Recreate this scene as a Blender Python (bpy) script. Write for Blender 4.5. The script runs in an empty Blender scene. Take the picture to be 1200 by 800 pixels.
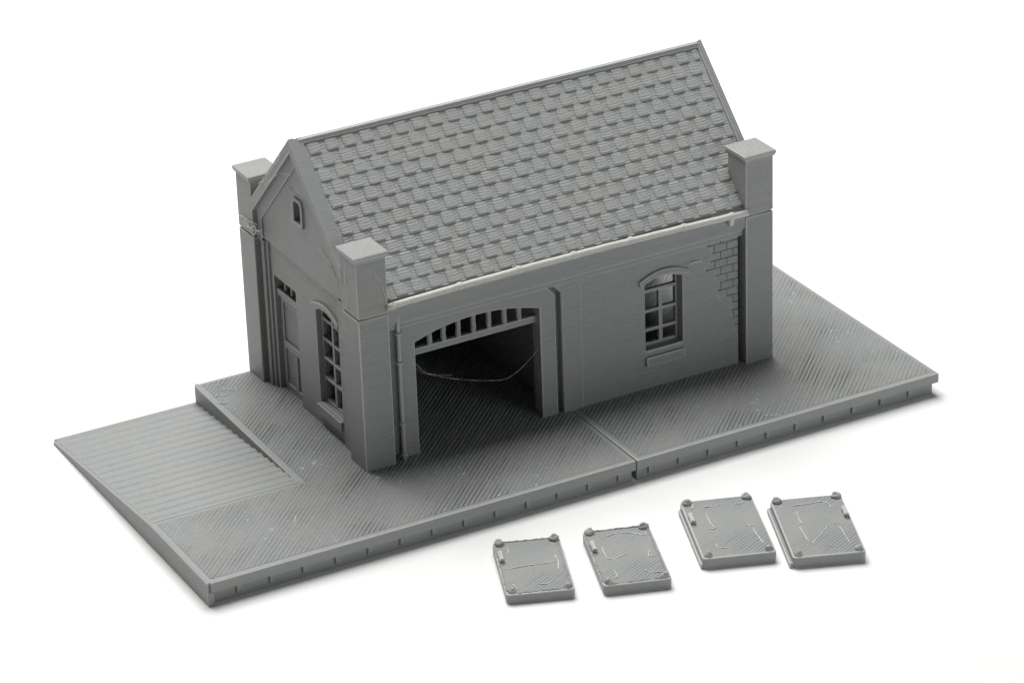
import bpy, bmesh, math, random
from mathutils import Vector, Matrix
random.seed(7)
S = bpy.context.scene
COL = S.collection

# ------------------------------------------------------------------ helpers
def offset(L, e):
    """move a closed loop inwards by e (outwards for e < 0)"""
    n = len(L)
    area = sum(L[i][0]*L[(i+1)%n][1]-L[(i+1)%n][0]*L[i][1] for i in range(n))
    w = 1 if area > 0 else -1
    out = []
    for i in range(n):
        p, q, r = Vector(L[i-1]), Vector(L[i]), Vector(L[(i+1)%n])
        d1 = (q-p).normalized(); d2 = (r-q).normalized()
        n1 = Vector((-d1.y, d1.x))*w; n2 = Vector((-d2.y, d2.x))*w
        m = n1+n2
        k = max(.35, (1+n1.dot(n2))/2) if m.length > 1e-6 else 1
        m = m.normalized() if m.length > 1e-6 else n1
        q2 = q + m*e/math.sqrt(k)
        out.append((q2.x, q2.y))
    return out

class MB:
    """collects shapes; build() links them as one mesh object"""
    def __init__(s): s.bm = bmesh.new()
    def face(s, pts, mi=0):
        f = s.bm.faces.new([s.bm.verts.new(p) for p in pts]); f.material_index = mi; return f
    def hexa(s, a, b):
        """two quads a (bottom) and b (top), same winding"""
        va = [s.bm.verts.new(p) for p in a]; vb = [s.bm.verts.new(p) for p in b]
        n = len(va)
        s.bm.faces.new(list(reversed(va))); s.bm.faces.new(vb)
        for i in range(n):
            j = (i+1) % n
            s.bm.faces.new((va[i], va[j], vb[j], vb[i]))
        return s
    def box(s, x0, x1, y0, y1, z0, z1):
        q = lambda z: [(x0,y0,z),(x1,y0,z),(x1,y1,z),(x0,y1,z)]
        return s.hexa(q(z0), q(z1))
    def tube(s, pts, r, n=8, cap=True, rs=None):
        pts = [Vector(p) for p in pts]; rings = []
        for i, p in enumerate(pts):
            t = (pts[min(i+1, len(pts)-1)] - pts[max(i-1, 0)]).normalized()
            u = t.cross(Vector((0,1,0)) if abs(t.z) > .8 else Vector((0,0,1)))
            if u.length < 1e-3: u = t.cross(Vector((1,0,0)))
            u.normalize(); v = t.cross(u)
            rr = rs[i] if rs else r
            rings.append([s.bm.verts.new(p + (u*math.cos(2*math.pi*k/n) + v*math.sin(2*math.pi*k/n))*rr) for k in range(n)])
        for a, b in zip(rings, rings[1:]):
            for k in range(n):
                s.bm.faces.new((a[k], a[(k+1)%n], b[(k+1)%n], b[k]))
        if cap:
            s.bm.faces.new(rings[0]); s.bm.faces.new(rings[-1])
        return s
    def plate(s, outer, holes, to3, d0, d1, ch=0, mi=0):
        """flat polygon with holes, extruded from depth d0 to d1; to3(u,v,d)->xyz.
        ch: width of a small chamfer round the d0 face (material slot 1)"""
        loops = [outer] + list(holes)
        sg = 1 if d1 > d0 else -1
        fronts = loops
        if ch:
            fronts = [offset(L, ch if i == 0 else -ch) for i, L in enumerate(loops)]
        for d, LL in ((d0, fronts), (d1, loops)):
            es = []
            for L in LL:
                vs = [s.bm.verts.new(to3(u, v, d)) for u, v in L]
                es += [s.bm.edges.new((vs[i], vs[(i+1) % len(vs)])) for i in range(len(vs))]
            r_ = bmesh.ops.triangle_fill(s.bm, use_beauty=True, use_dissolve=False, edges=es)
            if mi and d == d0:
                for g_ in r_['geom']:
                    if isinstance(g_, bmesh.types.BMFace): g_.material_index = mi
        dm = d0 + sg*ch*.8
        for L, F in zip(loops, fronts):
            n = len(L)
            for i in range(n):
                j = (i+1) % n
                a, b = L[i], L[j]
                s.face([to3(*a, dm), to3(*b, dm), to3(*b, d1), to3(*a, d1)])
                if ch: s.face([to3(*F[i], d0), to3(*F[j], d0), to3(*b, dm), to3(*a, dm)], 1)
        return s
    def blob(s, c, r, rz=None, seed=0, jit=.25, sub=2):
        rnd = random.Random(seed)
        o = bmesh.ops.create_icosphere(s.bm, subdivisions=sub, radius=1)
        for v in o['verts']:
            k = 1 + rnd.uniform(-jit, jit)
            v.co = Vector((c[0]+v.co.x*r*k, c[1]+v.co.y*r*k, c[2]+v.co.z*(rz or r)*k))
        return s
    def build(s, name, mats, parent=None, smooth=False):
        bmesh.ops.remove_doubles(s.bm, verts=s.bm.verts, dist=1e-5)
        bmesh.ops.recalc_face_normals(s.bm, faces=s.bm.faces)
        me = bpy.data.meshes.new(name); s.bm.to_mesh(me); s.bm.free()
        if not isinstance(mats, (list, tuple)): mats = [mats]
        for m in mats: me.materials.append(m)
        if smooth:
            for p in me.polygons: p.use_smooth = True
        o = bpy.data.objects.new(name, me); COL.objects.link(o)
        if parent: o.parent = parent
        return o

def soften(o, width, mat=None, ang=50):
    """rounded printed edges; with mat the painted edge highlight gets its own slot"""
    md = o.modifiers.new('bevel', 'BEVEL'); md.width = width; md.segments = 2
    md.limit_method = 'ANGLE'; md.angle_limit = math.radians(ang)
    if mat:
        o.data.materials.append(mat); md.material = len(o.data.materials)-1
    return o

def empty(name, label, cat, loc=(0,0,0), rot=(0,0,0), group=None):
    o = bpy.data.objects.new(name, None); COL.objects.link(o)
    o.location = loc; o.rotation_euler = rot; o.empty_display_size = .2
    o['label'] = label; o['category'] = cat; o['kind'] = 'thing'
    if group: o['group'] = group
    return o

XZ = lambda u, v, d: (u, d, v)       # front/back walls
YZ = lambda u, v, d: (d, u, v)       # end walls
XY = lambda u, v, d: (u, v, d)

def arc(u0, u1, z0, apex, n=12, z1=None):
    """points of a segmental arch from (u0,z0) to (u1,z1)"""
    z1 = z0 if z1 is None else z1
    out = []
    for i in range(n+1):
        t = i/n
        out.append((u0+(u1-u0)*t, z0+(z1-z0)*t + (apex-(z0+z1)/2)*4*t*(1-t)))
    return out

# ------------------------------------------------------------------ materials
def plastic(name, base=(.2,.202,.196), rough=.5, layer=.0, raster=0.0, period=.08, lper=.05, ang=45, grain=.8, up_only=True, bevel=.018, var=.06, fleck=0.0, gap=.0):
    m = bpy.data.materials.new(name); m.use_nodes = True
    nt = m.node_tree; N = nt.nodes; L = nt.links
    b = N['Principled BSDF']
    b.inputs['Roughness'].default_value = rough
    b.inputs['Specular IOR Level'].default_value = .42
    tc = N.new('ShaderNodeTexCoord'); geo = N.new('ShaderNodeNewGeometry')
    def math_(op, a, c=None, clamp=False):
        n = N.new('ShaderNodeMath'); n.operation = op; n.use_clamp = clamp
        for i, v in enumerate((a, c)):
            if v is None: continue
            if isinstance(v, (int, float)): n.inputs[i].default_value = v
            else: L.new(v, n.inputs[i])
        return n.outputs[0]
    def noise(scale, vec, detail=2, rough_=.5):
        n = N.new('ShaderNodeTexNoise'); n.inputs['Scale'].default_value = scale
        n.inputs['Detail'].default_value = detail; n.inputs['Roughness'].default_value = rough_
        L.new(vec, n.inputs['Vector']); return n.outputs['Fac']
    def mapping(rot=(0,0,0), scale=(1,1,1)):
        n = N.new('ShaderNodeMapping'); n.inputs['Rotation'].default_value = rot; n.inputs['Scale'].default_value = scale
        L.new(tc.outputs['Object'], n.inputs['Vector']); return n.outputs['Vector']
    obj = tc.outputs['Object']
    height = math_('MULTIPLY', noise(30, obj, 4, .75), grain*.012)
    sepn = N.new('ShaderNodeSeparateXYZ'); L.new(geo.outputs['True Normal'], sepn.inputs[0])
    up = math_('GREATER_THAN', sepn.outputs['Z'], .93)
    side = math_('SUBTRACT', 1.0, up)
    sepo = N.new('ShaderNodeSeparateXYZ'); L.new(obj, sepo.inputs[0])
    colf = noise(9, obj, 4, .7)
    if layer:
        s = math_('SINE', math_('MULTIPLY', sepo.outputs['Z'], 2*math.pi/lper))
        st = noise(1.0, mapping(scale=(.35,.35,26)), 3, .65)
        h = math_('ADD', math_('MULTIPLY', s, .0017), math_('MULTIPLY', st, .010))
        height = math_('ADD', height, math_('MULTIPLY', math_('MULTIPLY', h, layer), side))
        colf = math_('ADD', math_('MULTIPLY', colf, .5), math_('MULTIPLY', st, .5))
    dark = None
    if raster:
        a = math.radians(ang)
        mv = mapping(rot=(0,0,-a))                 # x' along the lines, y' across
        wob = noise(1.6, mv, 2)
        sp = N.new('ShaderNodeSeparateXYZ'); L.new(mv, sp.inputs[0])
        yy = math_('ADD', sp.outputs['Y'], math_('MULTIPLY', wob, .02))
        ph = math_('MULTIPLY', yy, math.pi/period)
        w = math_('ABSOLUTE', math_('SINE', ph))               # rounded beads, sharp gaps
        w = math_('POWER', w, .55)
        # every bead differs a little: 1-D noise across, long along
        n1 = N.new('ShaderNodeMapping'); n1.inputs['Scale'].default_value = (.45, 12.5, 1); L.new(mv, n1.inputs['Vector'])
        bead = noise(1.0, n1.outputs[0], 3, .7)
        amp = N.new('ShaderNodeMapRange'); L.new(noise(.75, obj, 2), amp.inputs['Value'])
        amp.inputs['From Min'].default_value = .36; amp.inputs['From Max'].default_value = .62
        amp.inputs['To Min'].default_value = .3; amp.inputs['To Max'].default_value = 1.1
        ampv = math_('MULTIPLY', amp.outputs[0], math_('ADD', math_('MULTIPLY', bead, 1.6), .2))
        h = math_('ADD', math_('MULTIPLY', math_('MULTIPLY', w, ampv), .021), math_('MULTIPLY', bead, .010))
        # fine cross wrinkles on the beads
        n2 = N.new('ShaderNodeMapping'); n2.inputs['Scale'].default_value = (16, 7, 1); L.new(mv, n2.inputs['Vector'])
        h = math_('ADD', h, math_('MULTIPLY', noise(1.0, n2.outputs[0], 2), .006))
        height = math_('ADD', height, math_('MULTIPLY', math_('MULTIPLY', h, raster), up))
        if gap:
            # under-extruded seams between beads: narrow, open slots, darkened in colour
            g = math_('LESS_THAN', math_('ABSOLUTE', math_('SINE', ph)), .3)
            g2 = math_('GREATER_THAN', math_('MULTIPLY', bead, amp.outputs[0]), .52)
            dark = math_('MULTIPLY', math_('MULTIPLY', g, g2), up)
    bp = N.new('ShaderNodeBump'); bp.inputs['Strength'].default_value = 1.0; bp.inputs['Distance'].default_value = 1.0
    L.new(height, bp.inputs['Height'])
    L.new(bp.outputs[0], b.inputs['Normal'])
    mr = N.new('ShaderNodeMapRange'); L.new(colf, mr.inputs['Value'])
    mr.inputs['From Min'].default_value = .3; mr.inputs['From Max'].default_value = .7
    mr.inputs['To Min'].default_value = 1-var; mr.inputs['To Max'].default_value = 1+var
    fac = mr.outputs[0]
    if fleck:
        # scuffed, stress-whitened bits of bead
        fl = math_('GREATER_THAN', noise(1.0, n2.outputs[0], 1), .5+.5*(1-fleck))
        fl = math_('MULTIPLY', math_('MULTIPLY', fl, up), math_('GREATER_THAN', noise(1.1, obj, 2), .56))
        fac = math_('MULTIPLY', fac, math_('ADD', 1.0, math_('MULTIPLY', fl, .9)))
    if dark is not None:
        fac = math_('MULTIPLY', fac, math_('SUBTRACT', 1.0, math_('MULTIPLY', dark, gap)))
    # slight warm / cool drift of the grey
    hue = noise(1.1, obj, 3)
    mx = N.new('ShaderNodeMix'); mx.data_type = 'RGBA'
    L.new(hue, mx.inputs['Factor'])
    mx.inputs['A'].default_value = (base[0]*1.05, base[1]*1.0, base[2]*.95, 1)
    mx.inputs['B'].default_value = (base[0]*.95, base[1]*1.0, base[2]*1.05, 1)
    vm = N.new('ShaderNodeVectorMath'); vm.operation = 'SCALE'
    L.new(mx.outputs['Result'], vm.inputs[0]); L.new(fac, vm.inputs['Scale'])
    L.new(vm.outputs[0], b.inputs['Base Color'])
    r2 = N.new('ShaderNodeMapRange'); L.new(noise(6, obj, 3), r2.inputs['Value'])
    r2.inputs['To Min'].default_value = rough-.12; r2.inputs['To Max'].default_value = rough+.12
    L.new(r2.outputs[0], b.inputs['Roughness'])
    return m

GREY = (.273,.284,.281)
M_edge = plastic('edge_highlight_and_handle', (.50,.505,.495), .42, grain=.6)  # rim highlights painted as paler grey on edges; same grey serves the handles
M_wall = plastic('grey_printed_plastic', GREY, .48, layer=1.2, raster=.35, period=.055)
M_top  = plastic('grey_plastic_raster', GREY, .40, raster=1.0, period=.072, gap=.5, fleck=.56, grain=1.2)
M_rim  = plastic('grey_plastic_rim', GREY, .5, layer=.22, raster=0, grain=.5, bevel=.03)
M_ramp = plastic('grey_plastic_ramp', GREY, .5, layer=0, raster=0, grain=.5)
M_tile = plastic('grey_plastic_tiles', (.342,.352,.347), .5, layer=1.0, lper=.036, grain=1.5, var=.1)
M_cap  = plastic('grey_plastic_cap', (.315,.322,.317), .48, layer=.5, raster=.3, period=.055, grain=1.6, var=.12)
M_stud = plastic('pale_plastic_stud', (.37,.376,.368), .45, grain=1.0)
M_panel= plastic('grey_plastic_panel', GREY, .44, layer=.4, raster=.5, period=.06, ang=45, bevel=.025, gap=.2)
M_gut  = plastic('pale_plastic_gutter', (.57,.56,.53), .45, grain=1.0, bevel=0)
M_str  = plastic('pale_filament', (.72,.71,.68), .35, grain=0, bevel=0)

def white_table():
    m = bpy.data.materials.new('white_card'); m.use_nodes = True
    b = m.node_tree.nodes['Principled BSDF']
    nz = m.node_tree.nodes.new('ShaderNodeTexNoise'); nz.inputs['Scale'].default_value = 3
    mr = m.node_tree.nodes.new('ShaderNodeMapRange'); mr.inputs['To Min'].default_value = .81; mr.inputs['To Max'].default_value = .85
    m.node_tree.links.new(nz.outputs['Fac'], mr.inputs['Value'])
    cb = m.node_tree.nodes.new('ShaderNodeCombineColor')
    for i in range(3): m.node_tree.links.new(mr.outputs[0], cb.inputs[i])
    m.node_tree.links.new(cb.outputs[0], b.inputs['Base Color'])
    b.inputs['Roughness'].default_value = .8; b.inputs['Specular IOR Level'].default_value = .2
    return m
M_card = white_table()

# ------------------------------------------------------------------ the setting
TILT = .0045
g = MB()
g.face([(-110,-80,0),(120,-80,0),(120,150,0),(-110,150,0)])
ground = g.build('table_surface', M_card); ground['kind'] = 'structure'
ground.location = (7.87, 0, -.003); ground.rotation_euler = (0, TILT, 0)
def ground_z(x): return -.003 - TILT*(x-7.87)

# ------------------------------------------------------------------ platform bases
HB, W, XSP = .428, 6.509, 7.8665
XS, YF = 2.699, 2.294
LIP = .195

def deck(name, outer, parent, z0, z1, inset=.1):
    """slab whose top has a plain perimeter and a raster-filled inside"""
    b = MB()
    zm = (z0+z1)/2
    b.plate(outer, [], XY, z1, zm, ch=.026)
    b.plate(outer, [], XY, z0, zm, ch=.014)
    b.plate(offset(outer, inset), [], XY, z1+.005, z1-.02, mi=2)
    return b.build(name, [M_rim, M_edge, M_top], parent)

def bracket(x, parent):
    b = MB()
    z = HB-LIP
    b.hexa([(x-.035,.04,z-.11),(x+.035,.04,z-.11),(x+.04,.09,z-.19),(x-.04,.09,z-.19)],
           [(x-.035,.03,z+.02),(x+.035,.03,z+.02),(x+.04,.09,z+.02),(x-.04,.09,z+.02)])
    return b.build('bracket', M_rim, parent)

G_BASE = 'platform bases under the shed'
base1 = empty('platform_base', 'grey ribbed platform base with a sloping ramp at its corner, under the gate end', 'platform', (XSP,0,0), (0,.004,-.0108), G_BASE)
o = XSP
deck('deck', [(0-o,0),(XSP-o-.012,0),(XSP-o-.012,W),(XS-o,W),(XS-o,YF),(0-o,YF)], base1, HB-LIP, HB)
b = MB()
b.plate([(.1-o,.085),(XSP-.05-o,.085),(XSP-.05-o,W-.05),(XS-o+.002,W-.05),(XS-o+.002,YF-.02),(.1-o,YF-.02)], [], XY, -.034, HB-LIP)
b.box(0.002-o, .1-o, .0015, .3, -.034, HB-LIP+.002)
b.build('plinth', M_rim, base1)
# ramp: printed terraces falling away from the platform edge
NST = 17
zt0, zt1 = HB-.006, .074
ramp_z = lambda y: zt0 + (zt1-zt0)*(y-YF)/(W-YF)
prof = [(YF-.003,-.03), (YF-.003, zt0)]
st = (W-YF)/NST
for i in range(NST):
    ya, yb_ = YF + st*i, YF + st*(i+1)
    zm = ramp_z(ya+st*.5)
    prof += [(ya+.01, zm-.010), (ya+st*.46, zm-.008), (ya+st*.60, zm+.009), (yb_-.02, zm+.009), (yb_, zm-.009)]
prof.append((W,-.03))
b = MB(); b.plate(prof, [], YZ, .03-o, XS-o-.004)
b.build('ramp', M_ramp, base1)
# the flank of the base under ramp and platform edge is one smooth printed wall
b = MB()
b.plate([(.0,-.034),(.0,HB+.003),(YF,HB+.003),(W+.004,zt1+.004),(W+.004,-.034)], [], YZ, -.006-o, .05-o, ch=.03)
b.build('side_wall', [M_rim, M_edge], base1)
b = MB()
b.plate([(YF-.01,.05),(YF-.01,HB+.002),(W+.003,HB+.002),(W+.003,.05)], [], YZ, XS-.012-o, XS+.06-o, ch=.025)
b.build('side_wall', [M_rim, M_edge], base1)
for i in range(13):
    bracket(.55-o + .585*i, base1)

base2 = empty('platform_base', 'plain rectangular grey platform base under the brick-patch end of the shed', 'platform', (XSP,0,0), (0,.0052,-.0063), G_BASE)
deck('deck', [(.014,0),(14-o,0),(14-o,W),(.014,W)], base2, HB-LIP, HB)
b = MB(); b.box(.05, 14-o-.075, .085, W-.05, -.02, HB-LIP); b.build('plinth', M_rim, base2)
for i in range(10):
    bracket(.3 + .585*i, base2)

# ------------------------------------------------------------------ the shed
shed = empty('goods_shed', 'grey printed goods shed with tiled gable roof, corner pillars and a dark wide gateway', 'model building', (0,0,0))
PX0, PX1, PY0, PY1, PW, PD = 3.836, 11.912, 2.03, 6.567, .5605, .58
ZB, ZS, ZU, ZC = .405, 3.232, 3.262, 4.381
WT = .25
FY = 2.15     # front wall face
LX = 4.0      # gate-end wall face
RX = 11.76    # far-end wall face
BY = 6.45     # back wall face

# front wall: backing + two face slabs with a groove between them
GX0, GX1 = 4.92, 7.31
gate_arch = arc(GX0, GX1, 2.515, 2.715)
win_f = [(9.37,1.15)] + [(10.13,1.15)] + list(reversed(arc(9.37,10.13,2.41,2.5)))
b = MB()
b.box(4.02, 4.67, FY+.18, FY+WT+.03, ZB, 3.20)
b.plate([(4.668,ZB),(GX0,ZB)] + gate_arch + [(GX1,ZB),(11.23,ZB),(11.23,3.20),(4.668,3.20)], [win_f], XZ, FY+.13, FY+WT+.03)
b.plate([(4.665,ZB),(GX0,ZB)] + gate_arch + [(GX1,ZB),(7.61,ZB),(7.61,2.69),(7.45,2.87),(4.665,2.87)], [], XZ, FY+.01, FY+.129, ch=.018)
b.box(11.2301, 11.74, FY+.18, FY+WT+.03, ZB, 3.20)
# main field with a ragged plaster loss over brick
rag = [(11.262,1.0),(11.17,1.12),(11.19,1.3),(11.12,1.42),(11.15,1.6),(11.02,1.78),(10.86,1.79),(10.83,1.95),(10.90,2.05),(10.80,2.12),(10.82,2.3),(10.60,2.34),(10.58,2.42),(10.70,2.5),(10.73,2.66),(10.71,2.78),(10.54,2.84),(10.53,2.872)]
b.plate([(7.715,ZB),(11.262,ZB)] + rag + [(7.56,2.872),(7.715,2.71)], [win_f], XZ, FY, FY+.129, ch=.012)
# cornice: two small steps, the upper one prouder
b.plate([(4.42,2.873),(11.34,2.873),(11.34,2.97),(4.42,2.97)], [], XZ, FY-.034, FY+.12, ch=.012)
b.plate([(4.42,2.971),(11.34,2.971),(11.34,ZS-.005),(4.42,ZS-.005)], [], XZ, FY-.06, FY+.1, ch=.014)
# pilaster beside the gate and its little capital
b.plate([(7.722,ZB),(8.10,ZB),(8.10,2.755),(8.235,2.872),(7.59,2.872),(7.722,2.74)], [], XZ, FY-.018, FY-.001, ch=.008)
b.plate([(7.70,2.765),(8.115,2.765),(8.245,2.8725),(7.60,2.8725)], [], XZ, FY-.03, FY-.0175, ch=.008)
b.build('wall', [M_wall, M_edge], shed)
wall_front = bpy.data.objects['wall']
# brickwork showing where the plaster is gone
b = MB()
b.box(10.4, 11.258, FY+.035, FY+.128, 1.0, 2.9)
zb = 1.03; row = 0
while zb < 2.86:
    x = 10.42 + (.125 if row % 2 else 0)
    while x < 11.262:
        x1 = min(x+.24, 11.262)
        j = random.uniform(-.004,.004)
        if x1-x > .03:
            b.box(x+.0008, x1-.0008, FY+.008+j, FY+.06, zb+.0065, min(zb+.148-.0065, 2.868))
        x += .25
    zb += .148; row += 1
b.build('exposed_brickwork', M_wall, wall_front)

# gate-end wall with door and window
win_l = [(3.17,.87),(4.012,.87)] + list(reversed(arc(3.17,4.012,2.62,2.74)))
b = MB()
b.plate([(2.5,ZB),(4.77,ZB),(4.77,2.63),(5.63,2.63),(5.63,ZB),(6.1,ZB),(6.1,3.2285),(2.5,3.2285)], [win_l], YZ, LX, LX+WT, ch=.014)
b.box(LX-.07, LX+.03, 5.79, 5.905, ZB, ZS-.002)       # strip beside the back pillar
b.box(LX-.035, LX+.02, 5.70, 5.789, ZB, ZS-.003)
b.box(LX-.05, LX+.03, 2.62, 3.03, ZB, ZS-.002)
b.build('wall', [M_wall, M_edge], shed)
# far-end wall with an open doorway, back wall, inner partition, added light-blocking wall
b = MB()
b.plate([(2.5,ZB),(4.75,ZB),(4.75,2.6),(5.98,2.6),(5.98,ZB),(6.1,ZB),(6.1,3.24),(2.5,3.24)], [], YZ, RX-WT, RX)
b.build('wall', M_wall, shed)
b = MB(); b.box(4.05, 11.7, BY-WT, BY, ZB, 3.24); b.build('wall', M_wall, shed)
b = MB(); b.plate([(FY+WT+.029,ZB),(BY-WT+.001,ZB),(BY-WT+.001,3.12),(4.303,5.33),(FY+WT+.029,3.42)], [], YZ, 7.72, 7.95); b.build('partition_or_light_block', M_wall, shed)
b = MB(); b.plate([(FY+WT+.029,ZB),(BY-WT+.001,ZB),(BY-WT+.001,3.12),(4.303,5.33),(FY+WT+.029,3.42)], [], YZ, 4.58, 4.74); b.build('partition_or_light_block', M_wall, shed)  # unseen wall, added to block end-window light from the gate room

# corner pillars: shaft below the seam, stub and cap above it
for ix, px in enumerate((PX0, PX1-PW)):
    for iy, py in enumerate((PY0, PY1-PD)):
        b = MB(); b.box(px, px+PW, py, py+PD, ZB, ZS)
        # foot ooze
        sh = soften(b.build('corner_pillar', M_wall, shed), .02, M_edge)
        b = MB()
        b.box(px+.04, px+PW-.04, py+.04, py+PD-.04, ZS-.05, ZU+.05)
        b.box(px+.002, px+PW-.002, py+.002, py+PD-.002, ZU, ZC-.115)
        c = .040
        q = lambda e, z: [(px-e,py-e,z),(px+PW+e,py-e,z),(px+PW+e,py+PD+e,z),(px-e,py+PD+e,z)]
        b.hexa(q(-.001, ZC-.116), q(c-.006, ZC-.07)); b.hexa(q(c-.006, ZC-.0701), q(c, ZC-.045)); 
        b.hexa(q(c, ZC-.0451), q(c, ZC-.006)); b.hexa(q(c, ZC-.0062), q(c-.012, ZC))
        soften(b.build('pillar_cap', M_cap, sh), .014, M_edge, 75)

# gables
YR, ZR = 4.303, 5.65
GLX = 3.955
def gable(x0, x1, window):
    hole = []
    if window:
        hole = [[(4.19,4.12),(4.46,4.12)] + [(4.325+.135*(1 if math.cos(t*math.pi/8)>0 else -1)*abs(math.cos(t*math.pi/8))**.5, 4.40+.10*math.sin(t*math.pi/8)**.6) for t in range(9)]]
    b = MB()
    zt = ZR-.22
    b.plate([(2.2,3.262),(6.4,3.262),(6.4,zt-(6.4-YR)),(YR,zt),(2.2,zt-(YR-2.2))], hole, YZ, x0, x1)
    return b
b = gable(GLX, GLX+WT, True)
# raised border under the back verge running down into the strip by the pillar, and its twin
def rake(s):
    yb = lambda off, z: YR + s*(ZR - off - z)
    yo = YR + s*(5.985-YR if s > 0 else 5.985-YR)
    return [(YR, ZR-.19), (YR, ZR-.50), (YR+s*1.50, ZR-.50-1.50), (YR+s*1.50, 3.264), (YR+s*1.68, 3.264), (YR+s*1.68, ZR-.19-1.68)]
b.plate(rake(1), [], YZ, GLX-.035, GLX+.02, ch=.008)
b.plate(rake(-1), [], YZ, GLX-.0345, GLX+.021)
gab = b.build('gable', [M_wall, M_edge], shed)
# window surround on the gable
b = MB()
ring = lambda r, dz: [(4.325-r,4.12-dz),(4.325+r,4.12-dz)] + [(4.325+r*(1 if math.cos(t*math.pi/10)>0 else -1)*abs(math.cos(t*math.pi/10))**.5, 4.40+(r-.035)*abs(math.sin(t*math.pi/10))**.6) for t in range(11)]
b.plate(ring(.19,.05), [ring(.135,0)], YZ, GLX-.05, GLX+.01, ch=.016)
b.build('window_frame', [M_wall, M_edge], gab)
b = gable(RX-WT, RX, False); b.build('gable', M_wall, shed)

# roof: two slopes, tile field, ridge bar, verge strips
def slope_pt(s, x, d, h):
    """point on a slope: d = distance down from the ridge, h = height above the plane"""
    k = math.sqrt(.5)
    return (x, YR + s*(d*k + h*k), ZR - d*k + h*k)
SL = (YR-2.055)*math.sqrt(2)
X0R, X1R = 3.826, 11.88
def chevron(t0, t1, d):
    """cross-section of both slopes: between heights t0 and t1 (measured square to the slope), d down the slope"""
    q = math.sqrt(.5); v0, v1 = t0/q, t1/q
    L = [(YR, ZR+v1), (YR-d*q+t1*q*0, ZR+v1-d*q), (YR-d*q, ZR+v0-d*q), (YR, ZR+v0), (YR+d*q, ZR+v0-d*q), (YR+d*q, ZR+v1-d*q)]
    return L
b = MB(); b.plate(chevron(-.26,-.075,SL), [], YZ, 3.93, 11.80)
roof = b.build('roof', M_wall, shed)
NR = 12
D0, D1 = .10, SL-.07
RH = (D1-D0)/NR
TX0, TX1 = 4.07, 11.765
TP = .326
rnd = random.Random(3)
for s in (-1, 1):
    b = MB()
    P = lambda x, d, h: slope_pt(s, x, d, h)
    for r in range(NR):
        da, db = D0+r*RH, D0+(r+1)*RH
        # course: wedge rising to its lower edge
        b.hexa([P(TX0,da,-.085),P(TX1,da,-.085),P(TX1,db,-.085),P(TX0,db,-.085)],
               [P(TX0,da,-.038),P(TX1,da,-.038),P(TX1,db,-.034),P(TX0,db,-.034)])
        x = TX0 - .08 + (0 if r % 2 else TP*.5) - TP*.25
        while x < TX1-.06:
            xa, xb = max(x+.040, TX0+.01), min(x+TP-.040, TX1-.01)
            if xb-xa > .06:
                jx = rnd.uniform(-.008,.008); jh = rnd.uniform(-.006,.007); jd = rnd.uniform(-.008,.008)
                xa += jx; xb += jx
                y0, y1 = da+.012, db-.004+jd
                h0, h1 = -.038, -.034
                t0, t1 = -.019+jh*.35, -.012+jh*.35
                e = .044
                outl = lambda e, ha, hb_: [P(xa+e,y0+e*.4,ha),P(xb-e,y0+e*.4,ha),P(xb-e,y1-.03-e*.6,hb_*.9+ha*.1),P(xb-e-.01,y1-.008-e*.6,hb_),P(xb-e-.03,y1-e*.6,hb_),P(xa+e+.03,y1-e*.6,hb_),P(xa+e+.01,y1-.008-e*.6,hb_),P(xa+e,y1-.03-e*.6,hb_*.9+ha*.1)]
                b.hexa(outl(0,h0-.02,h1-.02), outl(.012,t0-.011,t1-.010)); b.hexa(outl(.012,t0-.0109,t1-.0099), outl(e,t0,t1))
            x += TP
    b.build('roof_tiles', M_tile, roof)
# ridge bar
b = MB()
b.plate([(YR-.075,ZR-.083),(YR-.04,ZR-.012),(YR+.04,ZR-.012),(YR+.075,ZR-.083),(YR,ZR-.16)], [], YZ, 4.0, 11.80)
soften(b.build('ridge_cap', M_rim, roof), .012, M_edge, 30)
for (xa, xb) in ((X0R, 4.075), (11.77, X1R)):
    dv = (YR-2.55)*math.sqrt(2)
    b = MB(); b.plate(chevron(-.16, 0, dv), [], YZ, xa, xb, ch=.02)
    e0, e1 = (xa+.0015, xa+.1) if xa < 6 else (xb-.05, xb-.0015)
    b.plate(chevron(-.02, .012, dv-.002), [], YZ, e0, e1, ch=.008)
    b.build('verge_strip', [M_rim, M_edge], roof)
# eave board under the last course
for s in (-1, 1):
    b = MB()
    P = lambda x, d, h: slope_pt(s, x, d, h)
    b.hexa([P(4.3,SL-.1,-.2),P(11.45,SL-.1,-.2),P(11.45,SL+.0,-.2),P(4.3,SL+.0,-.2)], [P(4.3,SL-.1,-.06),P(11.45,SL-.1,-.06),P(11.45,SL,-.06),P(4.3,SL,-.06)])
    b.build('eave_board', M_rim, roof)

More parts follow.
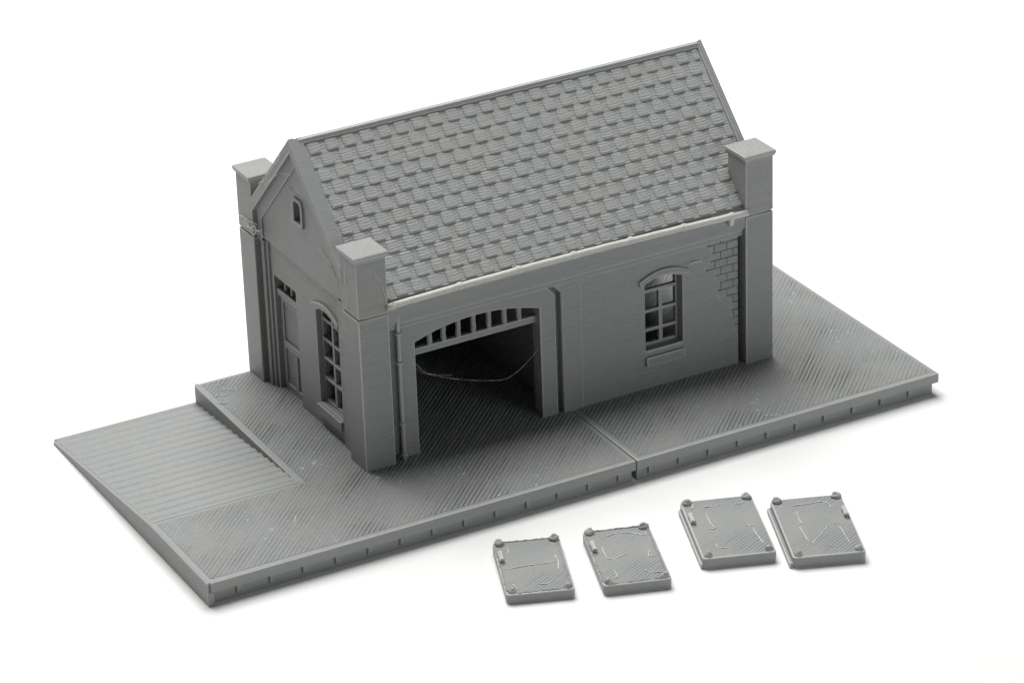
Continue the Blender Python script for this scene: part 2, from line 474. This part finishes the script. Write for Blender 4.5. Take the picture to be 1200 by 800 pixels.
# gutter: pale, slightly bowed, with clips
def gz(x):
    t = (x-4.45)/(11.37-4.45)
    return 3.383 + .055*4*t*(1-t) - .05*t
GY = 2.0
b = MB()
xs_ = [4.45 + (11.37-4.45)*i/60 for i in range(61)]
b.tube([(x, GY + random.uniform(-.003,.003), gz(x)+random.uniform(-.003,.003)) for x in xs_], .056, 10)
b.tube([(4.38,GY+.04,gz(4.45)-.03),(4.45,GY-.005,gz(4.45)-.01),(4.52,GY,gz(4.5))], .062, 8)
gut = b.build('gutter', M_gut, shed, smooth=True)
for i, x in enumerate((5.72, 6.84, 7.90, 9.02, 10.08, 11.05)):
    b = MB()
    b.tube([(x-.05,GY,gz(x)+.002),(x-.02,GY,gz(x)+.004),(x+.02,GY,gz(x)+.004),(x+.05,GY,gz(x)+.002)], .07, 10, rs=[.058,.069,.067,.058])
    if i == 5: b.hexa([(x-.06,GY-.04,gz(x)-.16),(x+.0,GY-.04,gz(x)-.16),(x+.0,GY+.06,gz(x)-.16),(x-.06,GY+.06,gz(x)-.16)],[(x-.07,GY-.05,gz(x)),(x+.03,GY-.05,gz(x)),(x+.03,GY+.06,gz(x)),(x-.07,GY+.06,gz(x))])
    b.build('gutter_clip', M_gut, gut, smooth=False)
# drainpipe in the groove by the gate
DX, DY = 4.585, 2.09
b = MB()
b.tube([(DX+random.uniform(-.0015,.0015), DY, .425+ (3.22-.425)*i/24) for i in range(25)], .038, 10)
dp = b.build('drainpipe', M_stud, shed, smooth=True)
for z in (2.80, 2.265, 1.13, .55):
    b = MB(); b.tube([(DX,DY,z-.035),(DX,DY,z-.02),(DX,DY,z+.02),(DX,DY,z+.035)], .05, 10, rs=[.04,.062,.062,.04])
    b.build('pipe_clip', M_stud, dp)

# gate fanlight: beam and stubby uprights under the arch
b = MB(); yb = FY+.15
b.box(GX0-.03, GX1+.03, yb, yb+.1, 2.205, 2.325)
fan = soften(b.build('fanlight', M_wall, shed), .014, M_edge)
for i, x in enumerate((5.285, 5.55, 5.835, 6.125, 6.42, 6.715, 7.0)):
    t = (x-GX0)/(GX1-GX0); top = 2.515 + .2*4*t*(1-t) + .03
    b = MB(); n = 7
    b.tube([(x+random.uniform(-.004,.004), yb+.05, 2.30+(top-2.30)*k/n) for k in range(n+1)], .04, 8, rs=[.047*random.uniform(.92,1.08) for k in range(n+1)])
    b.build('glazing_bar', M_wall, fan)

# front window: sash, hood, sill
b = MB()
y0, y1 = FY+.17, FY+.25
b.box(9.372, 9.41, y0, y1, 1.15, 2.42); b.box(10.09, 10.128, y0, y1, 1.15, 2.42)
b.box(9.41, 10.09, y0, y1, 1.15, 1.205)
for z in (2.225-.03, 1.845-.03, 1.485-.03):
    b.box(9.411, 10.089, y0-.012, y1-.002, z-.028, z+.028)
b.box(9.745, 9.815, y0-.006, y1-.001, 1.20, 2.17)
wf = soften(b.build('window', M_wall, shed), .01, M_edge)
b = MB()
b.plate(arc(9.27,10.27,2.40,2.535,10) + list(reversed(arc(9.24,10.25,2.50,2.645,10))), [], XZ, FY-.055, FY+.02, ch=.02)
b.build('window_hood', [M_wall, M_edge], wf)
b = MB(); b.box(9.36, 10.14, FY-.06, FY+.02, .86, 1.035); b.box(9.375, 10.125, FY-.01, FY+.2, 1.10, 1.152); soften(b.build('window_sill', M_wall, wf), .02, M_edge)

# gate-end window
b = MB()
x0, x1 = LX+.10, LX+.18
b.box(x0, x1, 3.172, 3.21, .87, 2.62); b.box(x0, x1, 3.972, 4.01, .87, 2.62)
b.box(x0, x1, 3.21, 3.972, .87, .925)
for z in (2.475, 2.09, 1.725, 1.34):
    b.box(x0-.012, x1-.002, 3.211, 3.971, z-.028, z+.028)
b.box(x0-.006, x1-.001, 3.565, 3.63, .92, 2.55)
wl = soften(b.build('window', M_wall, shed), .01, M_edge)
b = MB()
b.plate(arc(3.12,4.08,2.62,2.755,10) + list(reversed(arc(3.10,4.13,2.72,2.865,10))), [], YZ, LX-.05, LX+.02, ch=.02)
b.build('window_hood', [M_wall, M_edge], wl)
b = MB(); b.box(LX-.065, LX+.02, 3.14, 4.03, .68, .865); b.box(LX-.0, LX+.12, 3.175, 4.008, .86, .88); soften(b.build('window_sill', M_wall, wl), .02, M_edge)

# gate-end door with transom light
b = MB()
x0 = LX+.13
b.box(x0, x0+.08, 4.76, 5.64, ZB, 2.30)
door = b.build('door', M_wall, shed)
b = MB()
b.box(x0-.035, x0+.02, 5.53, 5.63, ZB, 2.27); b.box(x0-.035, x0+.02, 4.77, 4.86, ZB, 2.27)
b.box(x0-.034, x0+.02, 4.861, 5.529, ZB, .57)
b.box(x0-.034, x0+.02, 4.861, 5.529, 2.14, 2.27)
b.box(x0-.034, x0+.02, 5.09, 5.20, .57, 1.27)
b.box(x0-.05, x0+.02, 4.861, 5.529, 1.27, 1.40)
soften(b.build('door_panelling', M_wall, door), .01, M_edge)
b = MB(); b.box(LX+.045, x0+.06, 4.772, 5.628, 2.265, 2.375); soften(b.build('transom', M_wall, door), .014, M_edge)
for y in (5.40, 5.15, 4.92):
    b = MB(); b.box(x0-.03, x0+.03, y-.028, y+.028, 2.37, 2.64); b.build('glazing_bar', M_wall, door)

# threads of stray filament
def strand(pts, r, parent, jit=.0, seed=1, sub=6):
    rd = random.Random(seed)
    P = [Vector(p) for p in pts]; out = []
    for i in range(len(P)-1):
        p0 = P[max(i-1,0)]; p1 = P[i]; p2 = P[i+1]; p3 = P[min(i+2,len(P)-1)]
        for k in range(sub):
            t = k/sub
            q = .5*((2*p1)+(p2-p0)*t+(2*p0-5*p1+4*p2-p3)*t*t+(-p0+3*p1-3*p2+p3)*t**3)
            out.append(q + Vector((rd.uniform(-jit,jit), rd.uniform(-jit,jit), rd.uniform(-jit,jit))))
    out.append(P[-1])
    b = MB(); b.tube(out, r, 5, rs=[r*rd.uniform(.45,1.15)*(.5 if i in (0, len(out)-1) else 1) for i in range(len(out))])
    return b.build('filament_strand', M_str, parent, smooth=True)
strand([(4.935,2.3,2.08),(5.001,2.3,2.03),(5.185,2.3,1.821),(5.502,2.3,1.654),(5.904,2.3,1.494),(6.311,2.3,1.366),(6.673,2.3,1.298),(6.892,2.3,1.368),(7.113,2.3,1.502),(7.285,2.3,1.65),(7.31,2.28,1.70)], .0028, shed, .003)
strand([(4.93,2.3,2.03),(5.09,2.3,1.86),(5.27,2.3,1.77),(5.505,2.3,1.69),(5.7,2.31,1.64)], .0024, shed, .003, 2)
strand([(7.30,2.158,1.86),(7.335,2.155,1.897),(7.486,2.152,1.921),(7.60,2.15,1.82)], .0024, shed, .002, 3)
# tangle on the back pillar at the gate end, by the seam
for k in range(7):
    y0 = 6.5 - .07*k; z0 = 3.44 + .05*(k % 3)
    strand([(PX0-.01,y0,z0),(PX0-.03,y0-.12,z0+.06-.04*k),(PX0-.02,y0-.25,z0-.03),(PX0-.0,y0-.38,z0+.05-.03*k),(PX0+.05,5.97-.05*k,z0-.05)], .0075, shed, .016, 20+k, 5)
# wisps under the verge
strand([(X0R-.004,4.62,5.30),(X0R-.02,4.75,5.12),(X0R-.01,4.95,4.95),(X0R,5.25,4.62),(X0R-.02,5.55,4.42)], .005, shed, .008, 31)
strand([(X0R+.02,4.28,5.02),(X0R-.01,4.7,4.92),(X0R-.01,5.0,4.72),(X0R-.01,5.35,4.46)], .004, shed, .006, 32)
strand([(GLX-.012,4.75,4.72),(GLX-.015,4.66,4.68),(GLX-.012,4.55,4.60)], .007, shed, .012, 33)
strand([(GLX-.012,3.62,3.95),(GLX-.012,3.4,3.86),(GLX-.012,3.2,3.80),(GLX-.012,3.02,3.62),(GLX-.03,2.85,3.40)], .005, shed, .008, 34)
strand([(PX0+.33,PY0-.012,4.1),(PX0+.38,PY0-.012,3.95),(PX0+.46,PY0-.012,3.80),(PX0+.50,PY0-.012,3.60),(PX0+.54,PY0-.01,3.40)], .005, shed, .006, 35)
strand([(PX0-.012,PY0+.30,4.2),(PX0-.012,PY0+.40,3.9),(PX0-.012,PY0+.34,3.6),(PX0-.012,PY0+.42,3.3)], .004, shed, .006, 36)
strand([(10.22,FY-.075,2.62),(10.4,FY-.01,2.6),(10.52,FY-.005,2.58)], .012, shed, .006, 37)
# scraps at the back corner of the platform
rk = random.Random(5)
for k in range(6):
    x0_ = 2.85 + .5*rk.random() - o; y0_ = 5.3 + .85*rk.random(); a_ = rk.uniform(0, 3.1); l_ = rk.uniform(.12,.34)
    P_ = [(x0_+math.cos(a_)*l_*t + rk.uniform(-.04,.04), y0_+math.sin(a_)*l_*t + rk.uniform(-.04,.04), HB+.012+rk.uniform(0,.02)) for t in (0,.3,.7,1)]
    strand(P_, rk.uniform(.004,.009), base1, .008, 40+k, 5)
# a loose curl and two short hairs on the gate end of the deck
strand([(2.02-o,1.05,HB+.008),(2.10-o,1.16,HB+.014),(2.16-o,1.27,HB+.008)], .008, base1, .004, 60)
strand([(4.1-o,1.35,HB+.008),(4.14-o,1.40,HB+.012),(4.17-o,1.46,HB+.008)], .008, base1, .004, 61)
# ------------------------------------------------------------------ loose door panels
G_PAN = 'loose door panels lying in front of the platform'
def door_panel(label, cx, cy, ang, w, l, th, handle_side, skirt, threads, seed, rim):
    rd = random.Random(seed)
    p = empty('door_panel', label, 'door panel', (cx, cy, ground_z(cx)), (0,0,math.radians(ang)), G_PAN)
    hx, hy = w/2, l/2
    b = MB()
    def rr(e, z, dx=0):
        r = .06; pts = []
        for (sx, sy, a0) in ((1,-1,-90),(1,1,0),(-1,1,90),(-1,-1,180)):
            for k in range(4):
                a = math.radians(a0 + 30*k)
                pts.append((sx*(hx+e-r)+r*math.cos(a)+dx, sy*(hy+e-r)+r*math.sin(a), z))
        return pts
    e = skirt
    b.hexa(rr(0,0), rr(0,th))
    if e > .015:       # stepped edge along one long side
        b.box(-hx-e, -hx+.03, -hy+.03, hy-.05, .002, th*.5)
    soften(b.build('panel_board', M_panel, p), .022, M_edge, 50)
    if rim:    # ragged raised edges on the narrow pair
        b = MB()
        for (u0, v0, u1, v1) in ((-hx+.03,-hy+.12,-hx+.03,hy-.12),(hx-.05,-hy+.12,hx-.05,hy-.12),(-hx+.12,hy-.04,hx-.12,hy-.04),(-hx+.12,-hy+.04,hx-.12,-hy+.04)):
            n = 26
            b.tube([(u0+(u1-u0)*k/n+rd.uniform(-.008,.008), v0+(v1-v0)*k/n+rd.uniform(-.008,.008), th-.004+rd.uniform(-.008,.008)) for k in range(n+1)], .018, 6)
        b.build('rim', M_panel, p)
    for sx in (-1,1):
        for sy in (-1,1):
            b = MB()
            z = th + (.035 if sy > 0 else .02)
            b.blob((sx*(hx-.10), sy*(hy-.09), z-.02), .085 if sy > 0 else .07, .06, rd.random(), .17)
            b.blob((sx*(hx-.10)+rd.uniform(-.02,.02), sy*(hy-.09)+rd.uniform(-.02,.02), z+.02), .045, .04, rd.random(), .22)
            b.build('corner_stud', M_stud, p, smooth=True)
    b = MB(); hx_ = handle_side*(hx-.07); y0 = .30
    b.tube([(hx_,y0-.17,th-.01),(hx_,y0-.13,th+.045),(hx_,y0,th+.05),(hx_,y0+.12,th+.045),(hx_,y0+.16,th-.01)], .04, 7, rs=[.035,.045,.04,.045,.035])
    b.build('handle', M_edge, p)
    for i, t in enumerate(threads):
        strand([(u*hx, v*hy, th+.006) for u, v in t], .009, p, .006, seed*10+i, 5)
    return p
PAN = [
 ('narrow grey door panel with a pale thread straight across its middle, leftmost on the table', 4.865,-1.77,-21.4,1.10,1.72,.18,-1,0.01,
   [[(-.85,-.05),(-.2,.0),(.1,.02),(.72,.06)],[(.7,.3),(.74,.05),(.68,-.25)],[(.5,-.62),(.25,-.72),(.0,-.7)],[(-.62,.72),(-.6,.6),(-.68,.5)],[(-.72,-.62),(-.7,-.75),(-.6,-.85)]],11,True),
 ('narrow grey door panel with a short curl of thread by its handle, second from left', 6.295,-2.29,-19.3,1.105,1.80,.195,-1,0.012,
   [[(-.35,.72),(.0,.80),(.4,.74),(.75,.62),(.8,.72)],[(-.62,.35),(-.62,.05),(-.5,-.1),(-.1,-.02),(.05,.05)],[(.7,.05),(.6,-.15),(.85,-.15)],[(-.55,-.5),(-.5,-.7),(-.6,-.8)],[(.3,-.62),(.5,-.72),(.8,-.75)]],12,True),
 ('wider grey door panel with coarse diagonal ribs and its handle on the left edge', 8.15,-2.39,-20.5,1.205,1.93,.21,-1,0.035,
   [[(-.45,.74),(-.2,.72),(.15,.76)],[(-.42,.5),(-.42,.2),(-.38,.0)],[(-.5,-.02),(-.4,-.06),(-.3,.02)],[(.5,-.0),(.6,-.08),(.72,-.02)],[(.66,-.15),(.68,-.4),(.74,-.72)],[(-.5,-.55),(-.48,-.7),(-.1,-.72)],[(.45,.76),(.6,.72),(.72,.78)],[(-.7,.86),(-.72,.75),(-.78,.7)]],13,False),
 ('wider grey door panel with its handle on the right edge and an angled thread', 9.40,-3.14,-21.8,1.19,1.94,.21,1,0.06,
   [[(-.5,.74),(-.1,.74),(.4,.78),(.55,.66),(.55,.55)],[(-.4,.52),(-.42,.25),(-.38,.08)],[(-.55,.1),(-.4,.08)],[(-.5,.0),(-.45,-.3),(-.4,-.55)],[(-.35,-.6),(.0,-.3),(.3,-.05)],[(.45,.02),(.58,-.02)],[(.58,-.12),(.62,-.4),(.66,-.68)],[(.05,-.68),(.2,-.76)],[(-.72,.8),(-.78,.7)]],14,False),
]
for a in PAN: door_panel(*a)

# ------------------------------------------------------------------ camera
cam_d = bpy.data.cameras.new('camera'); cam = bpy.data.objects.new('camera', cam_d); COL.objects.link(cam)
yaw, pitch, roll, fpx = .4964, -.4583, -.0355, 4214.9
cam_loc = Vector((-19.1636,-45.6865,28.8888))
f = Vector((math.sin(yaw)*math.cos(pitch), math.cos(yaw)*math.cos(pitch), math.sin(pitch)))
r = Vector((math.cos(yaw), -math.sin(yaw), 0)); u = r.cross(f)
r2 = r*math.cos(roll) + u*math.sin(roll); u2 = -r*math.sin(roll) + u*math.cos(roll)
mat = Matrix((r2, u2, -f)).transposed().to_4x4(); mat.translation = cam_loc
cam.matrix_world = mat
cam_d.sensor_width = 36; cam_d.lens = fpx/1200*36
cam_d.clip_end = 600; cam_d.clip_start = .5
cam_d.dof.use_dof = True
cam_d.dof.focus_distance = (Vector((6.5,2.2,1.8))-cam_loc).dot(f)
cam_d.dof.aperture_fstop = .85
S.camera = cam

# ------------------------------------------------------------------ light
w = bpy.data.worlds.new('World'); S.world = w; w.use_nodes = True
bg = w.node_tree.nodes['Background']; bg.inputs[0].default_value = (1,1,1,1); bg.inputs[1].default_value = .055
def area(name, loc, target, size, power, color=(1,1,1), size_y=None):
    d = bpy.data.lights.new(name, 'AREA'); d.energy = power; d.color = color
    d.shape = 'RECTANGLE'; d.size = size; d.size_y = size_y or size
    o = bpy.data.objects.new(name, d); COL.objects.link(o)
    o.location = loc
    o.rotation_euler = (Vector(target)-Vector(loc)).to_track_quat('-Z','Y').to_euler()
    return o
area('softbox', (10,24.5,50), (9,3,0), 42, 53500, (1,.99,.97), 44)
area('fill_card', (26,-46,13), (8,2,1.5), 24, 4500, (.94,.99,1), 14)
S.view_settings.view_transform = 'Standard'; S.view_settings.look = 'None'
S.view_settings.exposure = 0; S.view_settings.gamma = 1
